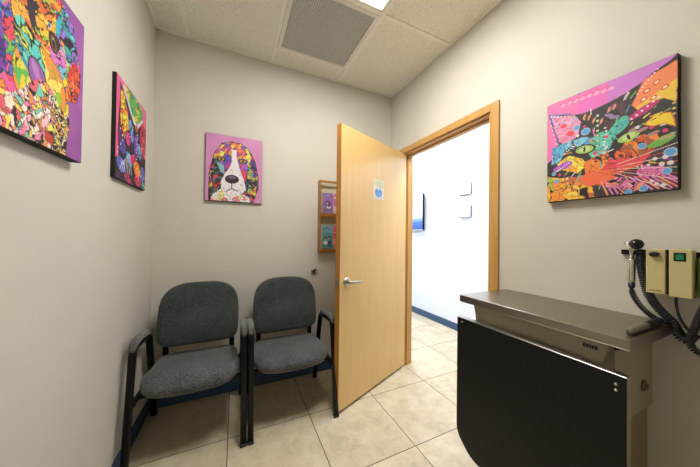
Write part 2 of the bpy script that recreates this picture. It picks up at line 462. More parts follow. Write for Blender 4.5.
def ink_mesh(art, w, h):
    """a w x h sheet in the local x/z plane facing -y, top left = first pixel"""
    nx, ny = art.nx, art.ny
    vs = [(w*i/(nx-1)-w/2, 0, h/2-h*j/(ny-1)) for j in range(ny) for i in range(nx)]
    fs = [(j*nx+i, (j+1)*nx+i, (j+1)*nx+i+1, j*nx+i+1) for j in range(ny-1) for i in range(nx-1)]
    me = bpy.data.meshes.new('print'); me.from_pydata(vs, [], fs)
    at = me.color_attributes.new('ink', 'FLOAT_COLOR', 'POINT')
    c = np.clip(art.img.reshape(-1, 3), 0, 1); c = np.where(c <= 0.04045, c/12.92, ((c+0.055)/1.055)**2.4)
    at.data.foreach_set('color', np.hstack([c, np.ones((len(c), 1))]).astype(np.float32).ravel())
    me.materials.append(M['ink']); return me

def canvas(label, art, w, h, d, loc, rotz):
    t = thing('canvas_print', label, 'painting', loc, rotz, 'pop art pet canvases on the walls')
    obj('canvas_frame', box((-w/2, -d, -h/2), (w/2, 0, h/2), 0.002, 1), M['blackedge'], t)
    o = bpy.data.objects.new('printed_canvas', ink_mesh(art, w-0.003, h-0.003)); C.objects.link(o); o.parent = t; o.location = (0, -d-0.0006, 0)
    return t

RAIN = [(236, 72, 96), (245, 140, 52), (248, 214, 60), (120, 196, 72), (52, 176, 190), (70, 110, 210), (150, 72, 190), (236, 96, 170)]
PINKS = [(240, 130, 180), (250, 200, 215), (235, 90, 120), (250, 225, 90), (255, 245, 240), (245, 150, 80)]

# --- 1: shaggy dog on purple (left wall, nearest)
a = Art(190, 230, (158, 92, 166), 2, 1.22)
a.fill(a.u > 0.0, (150, 84, 160)); a.img += (a.fbm(4, 9)*0.12)[..., None]
head = a.poly([(-.1, -.1), (.66, -.1), (.74, .03), (.84, .10), (.90, .24), (.965, .36), (.955, .50), (.90, .60), (.80, .63), (.82, .80), (.78, .97), (.74, 1.1), (-.1, 1.1)], 0.03)
a.cells(head, RAIN, 130, 0.007, 0.10, 0.45, 70, seed=4)
m = head & (a.v < 0.42) & (a.u > 0.34) & (a.u < 0.62); a.cells(m, [(245, 130, 50), (250, 205, 60), (235, 80, 60), (250, 170, 60), (150, 200, 70)], 26, 0.007, 0.10, 0.3, 80, seed=8)
m = a.ell(.30, .36, .085, .20, -14, .03); a.cells(m, [(245, 160, 60), (245, 205, 70), (230, 100, 60), (190, 190, 60)], 10, .008, .06, 2.2, 0, seed=12); a.edge(m, .006)
m = a.ell(.37, .28, .035, .13, -16, .02); a.fill(m, (44, 34, 58))
m = a.poly([(0, .30), (.14, .34), (.20, .70), (.10, .80), (0, .70)], .04); a.cells(m, [(70, 60, 170), (60, 150, 220), (130, 60, 170), (90, 190, 230), (70, 40, 120)], 14, .009, .08, .4, 85, seed=13)
m = head & a.ell(.80, .22, .10, .26, -14, .04); a.cells(m, [(90, 205, 215), (60, 175, 150), (120, 120, 215), (190, 120, 210), (60, 130, 190)], 22, .008, .08, .35, 80, seed=14)
m = a.ell(.66, .40, .10, .16, -18, .03); a.cells(m, [(225, 120, 200), (200, 110, 210), (240, 150, 190), (110, 200, 220)], 12, .007, .06, .4, 70, seed=15)
m = head & a.ell(.87, .49, .095, .19, 8, .04); a.cells(m, [(222, 62, 50), (240, 90, 60), (205, 44, 60), (245, 130, 80)], 26, .008, .05, 1, 0, seed=16)
m = a.ell(.50, .66, .27, .27, 20, .02); a.cells(m, [(248, 214, 60), (140, 205, 60), (245, 150, 60), (90, 190, 90), (250, 225, 110)], 22, .009, .02, 1, 0, seed=17, swirl=(.47, .64, 5))
a.edge(m, .007)
m = a.ell(.38, .52, .12, .19, -34, .02); a.cells(m, [(80, 200, 210), (220, 220, 80), (60, 150, 190), (110, 215, 190)], 14, .010, .05, .28, 130, seed=18)
m = a.ell(.455, .635, .085, .135, -30); a.fill(m, (150, 90, 170)); a.edge(m, .010); a.fill(a.ell(.43, .60, .03, .07, -30), (184, 124, 196)); a.fill(a.ell(.485, .69, .02, .03, -30), (60, 30, 70))
m = a.ell(.60, .345, .05, .075, -20); a.fill(m, (34, 30, 34)); a.fill(a.ell(.605, .35, .034, .055, -20), (112, 84, 40)); a.fill(a.ell(.605, .355, .015, .028, -20), (20, 16, 18)); a.dots([(.595, .325)], .008, (240, 240, 240))
a.dots([(.55, .27)], .014, (40, 60, 140), (190, 220, 250))
m = head & (a.v > .72+.1*np.sin(a.u*9)); a.cells(m, PINKS+[(120, 210, 190), (250, 240, 220)], 170, .009, .09, 1.0, 20, seed=19)
m = head & (a.v > .72) & (a.u > .62); a.cells(m, [(250, 225, 110), (245, 240, 225), (240, 160, 90), (220, 215, 120)], 40, .009, .06, .4, 85, seed=20)
m = a.poly([(.53, .90), (.60, .91), (.64, .93), (.62, .98), (.54, .96)]); a.fill(m, (196, 66, 54)); a.edge(m, .004)
a.edge(head, .007, (44, 26, 60))
canvas('canvas of a shaggy rainbow dog on purple, nearest on the left wall', a, 0.41, 0.5, 0.03, (0, -1.190, 1.760), PI/2)

# --- 2: cat on black with rainbow ear (left wall, further)
a = Art(150, 180, (32, 26, 34), 3, 1.17)
a.cells(a.u > -1, [(32, 26, 34), (46, 34, 44), (90, 40, 90), (30, 44, 60), (32, 26, 34)], 60, .004, .1, .6, 60, seed=21)
m = a.u < .07+.02*np.sin(a.v*9); a.fill(m & (a.v < .8), (226, 90, 150))
m = a.poly([(.0, .0), (.7, .0), (1, .0), (1, .16), (.86, .18), (.66, .33), (.5, .30), (.3, .16), (.12, .06)], .02); a.fill(m, (226, 110, 160))
m = a.poly([(.2, .02), (.42, .0), (.75, .02), (.88, .10), (.72, .25), (.62, .29), (.48, .26), (.34, .14)], .03); a.cells(m, [(90, 170, 90), (236, 216, 70), (130, 190, 110), (70, 140, 110)], 12, .006, .08, .6, 50, seed=22)
a.stroke([(.2, .05), (.36, .18), (.52, .29), (.64, .32), (.84, .18)], .022, (200, 214, 232))
m = a.poly([(.10, .12), (.20, .10), (.33, .28), (.38, .42), (.30, .46), (.24, .58), (.12, .44)], .03); a.cells(m, [(235, 80, 60), (245, 150, 50), (248, 220, 70), (110, 190, 80)], 14, .006, .05, .4, 75, seed=23)
m = a.poly([(.80, .22), (1, .14), (1, .62), (.86, .60), (.76, .40)], .03); a.cells(m, [(216, 60, 90), (190, 44, 90), (236, 110, 120)], 14, .008, .05, 1, 0, seed=24)
for (x, y, rx, ry, an, c) in [(.45, .42, .06, .14, -20, (60, 130, 200)), (.36, .52, .07, .10, 30, (200, 50, 130)), (.62, .52, .07, .15, 10, (130, 60, 190)), (.76, .58, .06, .11, -20, (90, 170, 200)), (.20, .66, .08, .08, 0, (90, 80, 190)), (.40, .74, .12, .06, 30, (60, 160, 220)), (.16, .85, .12, .08, 20, (100, 110, 220)), (.66, .80, .12, .10, 10, (245, 130, 40)), (.52, .72, .10, .06, -20, (230, 50, 120)), (.70, .93, .12, .07, 10, (225, 60, 90)), (.88, .82, .10, .12, 0, (110, 110, 200)), (.93, .95, .07, .06, 0, (90, 190, 190)), (.38, .96, .14, .05, 10, (190, 60, 110)), (.62, .33, .05, .05, 0, (240, 120, 60))]:
    m = a.ell(x, y, rx, ry, an, .05); a.cells(m, [c, c, tuple(min(255, q+40) for q in c)], 5, .006, .05, .5, 45, seed=int(x*99))
for k in range(7): a.stroke([(.22+.03*k, .80-.02*k), (.12+.06*k, .90)], .006, (226, 226, 236))
a.dots([(.12+.07*math.sin(k), .50+.05*k) for k in range(6)], .012, (235, 235, 235)); a.dots([(.66+.02*math.sin(k*2), .40+.035*k) for k in range(9)], .011, (220, 228, 240)); a.dots([(.48+.03*math.cos(k), .36+.03*k) for k in range(6)], .009, (240, 240, 200))
canvas('canvas of a rainbow-eared cat on black, on the left wall near the corner', a, 0.430, 0.503, 0.017, (0, -0.458, 1.778), PI/2)

# --- 3: long eared hound on pink (back wall)
a = Art(170, 210, (206, 138, 190), 4, 1.24)
a.img += (a.fbm(3, 5)*0.05)[..., None]
head = a.poly([(.10, .42), (.14, .27), (.26, .13), (.44, .075), (.62, .10), (.78, .20), (.88, .36), (.94, .60), (.94, .78), (.86, .96), (.80, 1.1), (.06, 1.1), (.05, .80), (.05, .6)], .02)
a.cells(head, [(40, 38, 46), (60, 110, 100), (200, 60, 80), (90, 60, 150), (40, 38, 46), (220, 190, 70), (36, 40, 46)], 90, .006, .10, .5, 70, seed=31)
m = a.poly([(.13, .28), (.30, .12), (.5, .08), (.70, .14), (.80, .28), (.74, .42), (.5, .36), (.24, .42)], .03); a.cells(m, [(236, 214, 80), (240, 120, 80), (200, 70, 150), (130, 80, 190), (240, 160, 70), (226, 226, 110)], 34, .005, .08, .6, 30, seed=32)
m = a.ell(.38, .40, .13, .13, 0, .05); a.cells(m, [(150, 90, 200), (190, 70, 150), (90, 80, 180)], 10, .004, .05, .6, 30, seed=33)
m = a.ell(.62, .44, .12, .15, 0, .05); a.cells(m, [(160, 100, 210), (210, 80, 150), (110, 90, 190)], 10, .004, .05, .6, 30, seed=34)
m = a.poly([(.14, .50), (.28, .52), (.30, .74), (.16, .86), (.12, .70)], .04); a.cells(m, [(220, 54, 70), (190, 50, 90), (40, 40, 46), (70, 130, 130)], 14, .004, .06, .5, 70, seed=35)
m = a.poly([(.72, .40), (.80, .42), (.86, .62), (.86, .84), (.76, .84)], .04); a.cells(m, [(110, 170, 120), (220, 200, 80), (40, 40, 46), (90, 150, 160)], 14, .004, .06, .5, 80, seed=36)
m = a.poly([(.62, .50), (.72, .50), (.70, .68), (.60, .66)], .03); a.fill(m, (214, 60, 96))
m = a.poly([(.18, .42), (.32, .46), (.32, .58), (.26, .56)], .02); a.fill(m, (130, 186, 196))
muzzle = a.poly([(.445, .20), (.52, .20), (.54, .38), (.60, .52), (.66, .64), (.70, .80), (.60, .90), (.44, .93), (.28, .88), (.26, .72), (.32, .58), (.40, .50), (.44, .38)], .02)
a.fill(muzzle, (232, 228, 236)); rng = np.random.RandomState(5)
for k in range(46):
    x, y = rng.uniform(.28, .68), rng.uniform(.50, .90)
    if muzzle[int(y*209), int(x*169)]: a.stroke([(x, y), (x+rng.uniform(-.03, .03), y+.02)], .004, RAIN[rng.randint(8)] if k % 3 else (60, 50, 60))
m = a.ell(.45, .655, .125, .085, 0, .01); a.fill(m, (40, 32, 44)); a.fill(a.ell(.45, .63, .07, .025), (110, 96, 116)); a.stroke([(.45, .72), (.45, .80), (.36, .84)], .008, (60, 40, 50)); a.stroke([(.45, .80), (.56, .83)], .008, (60, 40, 50))
for x in (.26, .64):
    a.fill(a.ell(x, .365, .075, .045, 8), (30, 26, 30)); a.fill(a.ell(x, .365, .052, .028, 8), (196, 158, 60)); a.fill(a.ell(x, .365, .02, .022), (20, 16, 18))
m = a.poly([(.10, .92), (.25, .82), (.45, .93), (.66, .88), (.80, .92), (.78, 1.1), (.08, 1.1)], .03); a.cells(m, [(238, 234, 236), (240, 240, 240), (236, 120, 130), (236, 226, 120), (238, 234, 236)], 30, .006, .06, .6, 60, seed=37)
m = a.poly([(.74, .86), (.90, .74), (.90, .92), (.80, 1.0)], .04); a.cells(m, [(236, 220, 70), (36, 40, 46), (220, 80, 120)], 8, .005, .05, 1, 0, seed=38)
a.edge(head, .009, (36, 28, 40))
canvas('canvas of a long-eared multicoloured hound on pink, alone on the back wall', a, 0.412, 0.527, 0.02, (0.5315, 0, 1.781), 0)

# --- 4: cat face close up on pink (right wall)
a = Art(250, 300, (44, 40, 44), 5, 1.19)
a.cells(a.u > -1, [(44, 40, 44), (58, 44, 52), (44, 40, 44), (80, 52, 60), (50, 62, 54)], 80, .003, .1, .4, 150, seed=41)
m = a.poly([(0, 0), (1, 0), (.96, .03), (.86, .07), (.78, .12), (.68, .16), (.56, .185), (.44, .20), (.33, .205), (.22, .175), (.12, .135), (.03, .10), (.05, .22), (.09, .34), (.11, .44), (.06, .56), (0, .60)], .01)
a.fill(m, (232, 116, 178)); a.fill(m & (a.u > .55), (200, 122, 206)); a.fill(m & (a.u > .3) & (a.u <= .55), (226, 110, 190))
for k in range(8): a.fill(a.ell(.16+.06*k, .055+.002*k, .026, .02, 0, .01), (244, 158, 196))
for k in range(7): a.stroke([(.14+.06*k, .05), (.17+.06*k, .025), (.2+.06*k, .05)], .006, (226, 96, 130))
m = a.poly([(.03, .11), (.12, .15), (.28, .20), (.34, .28), (.30, .40), (.18, .46), (.11, .40), (.07, .26)], .03); a.fill(m, (226, 150, 190)); a.cells(m, [(226, 150, 190), (236, 130, 160), (200, 160, 210), (230, 170, 200)], 12, .002, .05, .4, 60, seed=42)
a.stroke([(.02, .10), (.10, .13), (.24, .165)], .007, (110, 120, 180)); a.stroke([(.02, .10), (.06, .25), (.12, .42)], .007, (90, 90, 160))
for x, y, r in ((.17, .27, .030), (.24, .36, .034), (.08, .16, .014), (.10, .20, .014), (.13, .24, .013)): a.fill(a.ell(x, y, r, r*.8, 20, .03), (230, 70, 80))
m = a.poly([(.76, .34), (.72, .28), (.80, .10), (.98, .05), (1, .05), (1, .36), (.92, .30), (.84, .30)], .02); a.fill(m, (240, 140, 90)); a.fill(m & (a.v+a.u*.5 > .68), (238, 196, 70)); a.edge(m, .005, (190, 90, 70))
for x, y in ((.88, .16), (.82, .20), (.86, .27), (.80, .26), (.93, .22)): a.fill(a.ell(x, y, .026, .018, -40), (216, 80, 60)); a.fill(a.ell(x, y, .015, .010, -40), (248, 224, 190))
a.cells(a.poly([(.10, .62), (.24, .58), (.34, .62), (.40, .70), (.30, .76), (.12, .68)], .03), [(242, 206, 60), (240, 170, 60), (244, 220, 90)], 6, .004, .05, .3, 160, seed=43)
a.cells(a.poly([(0, .74), (.14, .78), (.34, .78), (.42, .86), (.44, 1.02), (0, 1.02)], .04), [(242, 190, 60), (238, 140, 60), (246, 214, 90), (214, 100, 70), (150, 190, 90)], 26, .005, .08, .5, 150, seed=44)
a.cells(a.poly([(.06, .46), (.20, .44), (.34, .42), (.44, .46), (.46, .56), (.40, .54), (.24, .47), (.14, .60), (.04, .62)], .03), [(100, 180, 220), (80, 150, 210), (130, 200, 225)], 10, .005, .06, .5, 20, seed=45)
a.cells(a.ell(.16, .66, .10, .035, -15, .04), [(190, 100, 220), (170, 80, 200)], 4, .003, .05, 1, 0, seed=46)
a.cells(a.ell(.485, .53, .095, .14, 10, .07), [(90, 200, 180), (100, 190, 150), (120, 210, 200), (80, 170, 170)], 16, .003, .06, .6, 60, seed=47)
a.cells(a.ell(.63, .42, .06, .10, 40, .05), [(90, 200, 170), (80, 170, 190)], 5, .003, .05, .6, 60, seed=48)
a.cells(a.poly([(.56, .66), (.74, .54), (.88, .55), (.90, .62), (.80, .70), (.66, .74), (.54, .74)], .04), [(236, 110, 50), (214, 84, 50), (160, 90, 60), (240, 140, 60)], 14, .004, .06, .3, 155, seed=49)
a.cells(a.poly([(.36, .66), (.50, .62), (.56, .70), (.50, .78), (.38, .80)], .03), [(240, 130, 50), (244, 160, 70)], 5, .003, .05, .5, 0, seed=50)
m = a.poly([(.50, .76), (.56, .68), (.64, .70), (.76, .72), (.88, .66), (.78, .78), (.62, .82), (.50, .82)], .02); a.fill(m, (230, 76, 84)); a.fill(m & (a.v > .77), (236, 112, 70))
m = a.poly([(.30, .80), (.44, .76), (.58, .82), (.66, .86), (.54, .90), (.38, .90)], .03); a.fill(m, (240, 110, 70)); a.edge(m, .004, (180, 60, 60))
for x, y, an in ((.36, .545, 6), (.70, .53, -16)):
    a.fill(a.ell(x, y, .095, .055, an), (40, 34, 40)); a.fill(a.ell(x, y, .078, .042, an), (168, 204, 110)); a.fill(a.ell(x, y-.004, .045, .03, an), (196, 218, 140)); a.fill(a.ell(x, y, .010, .03, an), (30, 40, 30))
rng = np.random.RandomState(8)
for k in range(15):
    x0 = .50+.03*k; y0 = .86+.01*rng.rand(); x1 = x0+.05+.02*k*.4; a.stroke([(x0, y0), (x1, y0+.12)], .007, (226, 120, 200) if k % 3 else (240, 150, 120))
for k in range(150):
    x0, y0 = rng.uniform(.04, .98), rng.uniform(.16, 1.0)
    if a.img[int(y0*299), int(x0*249)].sum() > 0.9: continue
    an = math.atan2((y0-.62), (x0-.5))+rng.uniform(-.4, .4); L_ = rng.uniform(.02, .06)
    a.stroke([(x0, y0), (x0+L_*math.cos(an), y0+L_*math.sin(an))], rng.uniform(.002, .006), RAIN[rng.randint(8)] if k % 4 else (222, 216, 214))
m = a.ell(.84, .84, .10, .055, 10, .06); a.cells(m, [(232, 116, 190), (240, 140, 200), (214, 90, 170)], 8, .003, .05, .4, 20, seed=51)
m = a.ell(.66, .92, .13, .06, 20, .08); a.cells(m, [(232, 116, 190), (238, 150, 190), (240, 150, 110)], 12, .005, .05, .3, 60, seed=52)
for k in range(9): a.stroke([(.62, .74+.01*k), (1.0, .66+.045*k)], .0028, (206, 80, 70) if k % 2 else (230, 210, 200))
m = a.ell(.80, .345, .11, .035, -28, .02); a.fill(m, (196, 50, 120)); a.dots([(.72+.035*k, .39-.022*k, .009) for k in range(6)], .009, (244, 220, 230))
m = a.poly([(.80, .46), (.88, .40), (.97, .42), (.99, .54), (.93, .50), (.86, .50)], .02); a.fill(m, (240, 206, 50)); a.edge(m, .006, (226, 120, 60))
for x, y, an in ((.74, .475, -20), (.79, .50, -20), (.86, .55, -15), (.60, .33, 10), (.56, .30, 30)): a.fill(a.ell(x, y, .042, .016, an), (176, 130, 130) if x > .7 else (150, 120, 170))
m = a.ell(.91, .63, .09, .03, -16, .04); a.fill(m, (110, 176, 80)); m = a.ell(.94, .60, .05, .02, -10, .02); a.fill(m, (170, 170, 110))
for x0, y0, an, c in [(.52, .66, 200, (240, 120, 90)), (.6, .76, 20, (236, 90, 110)), (.56, .45, 60, (90, 200, 180)), (.3, .50, 190, (110, 190, 225)), (.2, .84, 150, (244, 190, 70)), (.85, .45, -20, (244, 210, 80))]:
    for k in range(9):
        q = math.radians(an)+rng.uniform(-.5, .5); xx = x0+rng.uniform(-.05, .05); yy = y0+rng.uniform(-.04, .04)
        a.stroke([(xx, yy), (xx+.07*math.cos(q), yy+.06*math.sin(q))], .0035, c if k % 3 else (46, 38, 44))
a.dots([(.47, .27+.045*k, .012) for k in range(7)], .012, (190, 220, 170), (70, 90, 70)); a.dots([(.53+.01*math.sin(k), .40+.03*k, .009) for k in range(7)], .009, (226, 232, 226))
a.dots([(.04+.035*k, .125+.012*k, .007) for k in range(6)] + [(.03+.012*k, .17+.05*k, .007) for k in range(6)] + [(.10+.02*k, .70-.01*k, .007) for k in range(7)] + [(.16+.02*k, .55-.012*k, .007) for k in range(7)], .007, (240, 230, 240))
a.dots([(.96, .72, .03), (.94, .86, .022), (.80, .97, .022), (.70, .985, .02), (.79, .63, .022), (.29, .32, .022), (.07, .72, .016), (.10, .80, .018), (.37, .38, .03)], .02, (90, 160, 214), (150, 190, 226))
a.dots([(.87, .75, .016), (.93, .75, .018), (.83, .79, .012), (.79, .79, .009), (.76, .79, .008), (.91, .80, .018), (.96, .80, .02), (.85, .92, .014), (.88, .945, .015), (.92, .96, .017), (.73, .52, .002), (.76, .47, .016), (.30, .40, .014), (.20, .79, .014), (.52, .62, .014), (.54, .57, .012)], .01, (222, 214, 220))
a.dots([(.85, .50, .016), (.93, .55, .018), (.45, .60, .018), (.54, .48, .016), (.36, .33, .014), (.13, .74, .016)], .01, (216, 60, 120))
for x, y in ((.40, .26), (.44, .30), (.56, .25), (.50, .33), (.60, .24), (.36, .24)): a.fill(a.ell(x, y, .010, .032, 20), (226, 150, 110))
a.dots([(.76+.018*k, .20-.02*k, .006) for k in range(8)], .006, (236, 220, 246))
a.dots([(.98, .28+.04*k, .010) for k in range(5)], .01, (226, 200, 90))
canvas('canvas of a wide-eyed colourful cat face on pink, alone on the right wall', a, 0.42, 0.5, 0.03, (W, -1.685, 1.694), -PI/2)

# ------------------------------------------------------------------ chairs
def add_cushion(bm, outline, prof, bend=lambda p: p):
    """outline(angle)->(x,y); prof=[(scale, z)] from under centre to top centre"""
    n = 56; rings = []
    for s_, z in prof:
        rings.append([bm.verts.new(bend(Vector((outline(2*PI*i/n)[0]*s_, outline(2*PI*i/n)[1]*s_, z)))) for i in range(n)])
    for a_, b_ in zip(rings, rings[1:]):
        for i in range(n): bm.faces.new((a_[i], a_[(i+1) % n], b_[(i+1) % n], b_[i]))
    c0 = bm.verts.new(bend(Vector((0, 0, prof[0][1])))); c1 = bm.verts.new(bend(Vector((0, 0, prof[-1][1]))))
    for i in range(n):
        bm.faces.new((c0, rings[0][(i+1) % n], rings[0][i])); bm.faces.new((c1, rings[-1][i], rings[-1][(i+1) % n]))

def sup(a_, b_, e):
    def f(t):
        c, s_ = math.cos(t), math.sin(t)
        return (a_*math.copysign(abs(c)**(2/e), c), b_*math.copysign(abs(s_)**(2/e), s_))
    return f

def make_chair(label, loc):
    t = thing('waiting_chair', label, 'chair', loc, 0, 'waiting chairs along the back wall')
    # seat: local origin at chair centre on the floor, back wall at +y
    def seat_out(a_):
        x, y = sup(0.258, 0.236, 4.4)(a_)
        if y < 0: y *= 1.0 + 0.06*(1-(x/0.26)**2)
        else: x *= 0.95
        return x, y
    def seat_bend(p):
        q = p.copy(); q.z += -0.020*max(0, (-p.y-0.10)/0.14)**2 - 0.02*(p.y+0.2)/0.4
        q.z += -0.010*(1-min(1, (abs(p.x)/0.2)**2)) * (1 if p.z > 0.03 else 0)
        return q
    bm = bmesh.new()
    add_cushion(bm, seat_out, [(0.6, -0.034), (0.86, -0.034), (0.94, -0.030), (0.985, -0.014), (1.0, 0.006), (0.99, 0.024), (0.955, 0.038), (0.90, 0.046), (0.80, 0.052), (0.6, 0.056), (0.35, 0.058)], seat_bend)
    obj('seat', bm, M['fabric'], t, True, (0, -0.335+0.0, 0.412))
    bm = bmesh.new(); add_box(bm, (-0.20, -0.50, 0.365), (0.20, -0.16, 0.380), 0.004, 1)
    obj('seat_pan', bm, M['black'], t)
    # backrest: outline in x/z
    def back_out(a_):
        x, z = sup(0.246, 0.212, 3.3)(a_)
        if z < 0: x, z = sup(0.246, 0.212, 6.5)(a_); x *= 1.0
        else: x *= 1-0.09*(z/0.212)**2
        return x, z
    th = math.radians(11)
    def back_bend(p):
        # p.x across, p.y up, p.z towards the front
        x, up, f = p.x, p.y, p.z
        if f > 0.012:
            f += 0.013*math.exp(-((up+0.085)/0.075)**2)                      # lumbar roll
            f -= 0.006*(1/(1+math.exp(-(0.155-abs(x))*120)))*(1/(1+math.exp(-(up-0.0)*90)))
        f += 0.45*x*x + 0.10*up*up                                             # wraps round the sitter
        y = -f
        return Vector((x, y*math.cos(th)+up*math.sin(th), up*math.cos(th)-y*math.sin(th)))
    bm = bmesh.new()
    add_cushion(bm, back_out, [(0.97, -0.006), (1.0, 0.004), (1.0, 0.022), (0.985, 0.034), (0.955, 0.042), (0.91, 0.047), (0.84, 0.049), (0.74, 0.050), (0.62, 0.050), (0.48, 0.050), (0.3, 0.050), (0.15, 0.050)], back_bend)
    bk = obj('backrest', bm, M['fabric_b'], t, True, (0, -0.125, 0.700))
    bm = bmesh.new()
    add_cushion(bm, back_out, [(0.4, -0.014), (0.92, -0.014), (0.975, -0.008), (0.975, -0.0062)], back_bend)
    obj('back_shell', bm, M['black'], bk, True)
    for s_ in (-1, 1):
        bm = bmesh.new()
        add_sweep(bm, round_path([(s_*0.203, -0.30, 0.372), (s_*0.203, -0.155, 0.372), (s_*0.203, -0.150, 0.52), (s_*0.203, -0.132, 0.60)], 0.03), rr_prof(0.034, 0.010, 0.003))
        obj('back_bracket', bm, M['black'], t)
    # arched side frames: front leg, arm, rear leg in one tube, with the pads
    for s_ in (-1, 1):
        x = s_*0.2775; xt = s_*0.2775
        bm = bmesh.new()
        path = round_path([(x, -0.600, 0.0), (xt, -0.500, 0.635), (xt, -0.225, 0.612), (x, -0.072, 0.0)], 0.045, 8)
        add_sweep(bm, path, rr_prof(0.036, 0.026, 0.010), up=Vector((1, 0, 0)))
        fr = obj('side_frame', bm, M['black'], t, True)
        for (yy, zz) in ((-0.600, 0.0), (-0.072, 0.0)):
            bm = bmesh.new(); add_box(bm, (x-0.0190, yy-0.0145, 0.0), (x+0.0190, yy+0.0145, 0.018), 0.004, 1); obj('foot_cap', bm, M['rubber'], fr)
        bm = bmesh.new()
        pp = catmull([(xt, -0.516, 0.628), (xt, -0.494, 0.654), (xt, -0.43, 0.660), (xt, -0.34, 0.653), (xt, -0.27, 0.640), (xt, -0.240, 0.622)], 5)
        n = len(pp); rings = []
        for i, p in enumerate(pp):
            w_ = 0.0195*min(1, 0.55+0.45*math.sin(PI*min(1, (i+1)/(n))*1.0)*1.6) ; h_ = 0.017*min(1, 0.5+math.sin(PI*(i+0.5)/n))
            rings.append([bm.verts.new(p+Vector((w_*math.copysign(abs(math.cos(k*PI/8))**0.7, math.cos(k*PI/8)), 0, h_*math.copysign(abs(math.sin(k*PI/8))**0.7, math.sin(k*PI/8))))) for k in range(16)])
        for a_, b_ in zip(rings, rings[1:]):
            for k in range(16): bm.faces.new((a_[k], a_[(k+1) % 16], b_[(k+1) % 16], b_[k]))
        bm.faces.new(rings[0][::-1]); bm.faces.new(rings[-1]); bmesh.ops.recalc_face_normals(bm, faces=bm.faces[:])
        obj('arm_pad', bm, M['armfab'], t, True)
    for yy, zz in ((-0.46, 0.352), (-0.185, 0.352)):
        bm = bmesh.new(); add_box(bm, (-0.268, yy-0.014, zz-0.014), (0.268, yy+0.014, zz+0.014), 0.004, 1)
        obj('crossbar', bm, M['black'], t)
    for s_ in (-1, 1):
        bm = bmesh.new(); add_box(bm, (s_*0.262-0.009, -0.545, 0.338), (s_*0.262+0.009, -0.155, 0.366), 0.003, 1)
        obj('side_rail', bm, M['black'], t)
    return t
ch = make_chair('grey upholstered armchair in the corner beside the left wall', (0.327, 0, 0))
ch2 = ch.copy(); C.objects.link(ch2); ch2.location = (0.922, 0, 0)
ch2['label'] = 'grey upholstered armchair beside the open door, right of its twin'
for c in list(ch.children):
    d = c.copy(); C.objects.link(d); d.parent = ch2
    for g in c.children:
        e = g.copy(); C.objects.link(e); e.parent = d

# ------------------------------------------------------------------ leaflet rack
rx0, rx1 = 1.232, 1.50
t = thing('leaflet_rack', 'small oak wall rack with two tiers of leaflets, half behind the open door', 'rack', ((rx0+rx1)/2, 0, 1.104))
w2 = (rx1-rx0)/2
obj('back_panel', box((-w2+0.014, -0.008, 0.01), (w2-0.014, -0.001, 0.65), 0), mat('rack_back_card', (196, 186, 160), 0.7, noise=0.03), t)
for s_ in (-1, 1): obj('side_rail', box((s_*(w2-0.007)-0.007, -0.06, 0), (s_*(w2-0.007)+0.007, -0.001, 0.662), 0.002, 1), M['rackoak'], t)
for z0, z1, y0 in ((0.0, 0.012, -0.058), (0.326, 0.338, -0.058)): obj('shelf', box((-w2+0.014, y0, z0), (w2-0.014, -0.008, z1), 0.001, 1), M['rackoak'], t)
for z0 in (0.012, 0.338): obj('retaining_bar', box((-w2+0.014, -0.060, z0), (w2-0.014, -0.054, z0+0.022), 0.001, 1), M['rackoak'], t)
obj('top_rail', box((-w2+0.014, -0.058, 0.642), (w2-0.014, -0.046, 0.660), 0.001, 1), M['rackoak'], t)

def leaflet(label, art, w, h, x, z, cat='leaflet'):
    t = thing('leaflet', label, cat, (x, -0.040, z), 0, 'leaflets in the wall rack')
    t.rotation_euler = (math.radians(-4), 0, 0)
    obj('pages', box((-w/2, 0, 0), (w/2, 0.005, h)), M['paper'], t)
    o = bpy.data.objects.new('printed_cover', ink_mesh(art, w, h)); C.objects.link(o); o.parent = t; o.location = (0, -0.0006, h/2)
a = Art(40, 80, (140, 104, 170), 1, 1.9); a.fill(a.ell(.5, .12, .26, .10), (104, 70, 140)); a.fill(a.ell(.52, .52, .30, .28), (96, 62, 130)); a.fill(a.ell(.42, .45, .14, .16), (60, 36, 30)); a.fill(a.ell(.44, .50, .10, .12), (214, 160, 130)); a.fill(a.ell(.60, .66, .20, .13), (230, 220, 210)); a.fill(a.ell(.62, .62, .09, .09), (70, 44, 36)); a.stroke([(.3, .12), (.7, .12)], .02, (220, 210, 235)); a.stroke([(.2, .90), (.8, .90)], .02, (210, 190, 226))
leaflet('purple leaflet with a portrait photo on the upper rack tier', a, 0.095, 0.20, 1.318, 1.456)
a = Art(40, 80, (190, 112, 146), 1, 1.9); a.fill(a.v > .6, (226, 190, 190)); a.stroke([(.1, .2), (.9, .2)], .03, (250, 230, 236))
leaflet('mauve leaflet on the upper rack tier next to the door edge', a, 0.095, 0.20, 1.422, 1.456)
a = Art(40, 90, (84, 152, 158), 1, 2.2); a.fill(a.v < .30, (116, 166, 190)); a.stroke([(.12, .20), (.3, .12), (.6, .11), (.88, .19)], .03, (36, 44, 70)); a.fill(a.v > .80, (60, 110, 120)); a.fill(a.ell(.32, .52, .12, .09), (60, 40, 34)); a.fill(a.ell(.34, .56, .09, .08), (206, 150, 120)); a.fill(a.ell(.32, .72, .2, .2), (230, 226, 220)); a.fill(a.ell(.70, .48, .11, .09), (50, 34, 30)); a.fill(a.ell(.68, .54, .08, .08), (214, 160, 130)); a.fill(a.ell(.70, .72, .18, .22), (60, 70, 120)); a.stroke([(.15, .90), (.85, .90)], .02, (220, 230, 230))
leaflet('teal leaflet picturing two people on the lower rack tier', a, 0.098, 0.225, 1.318, 1.130)
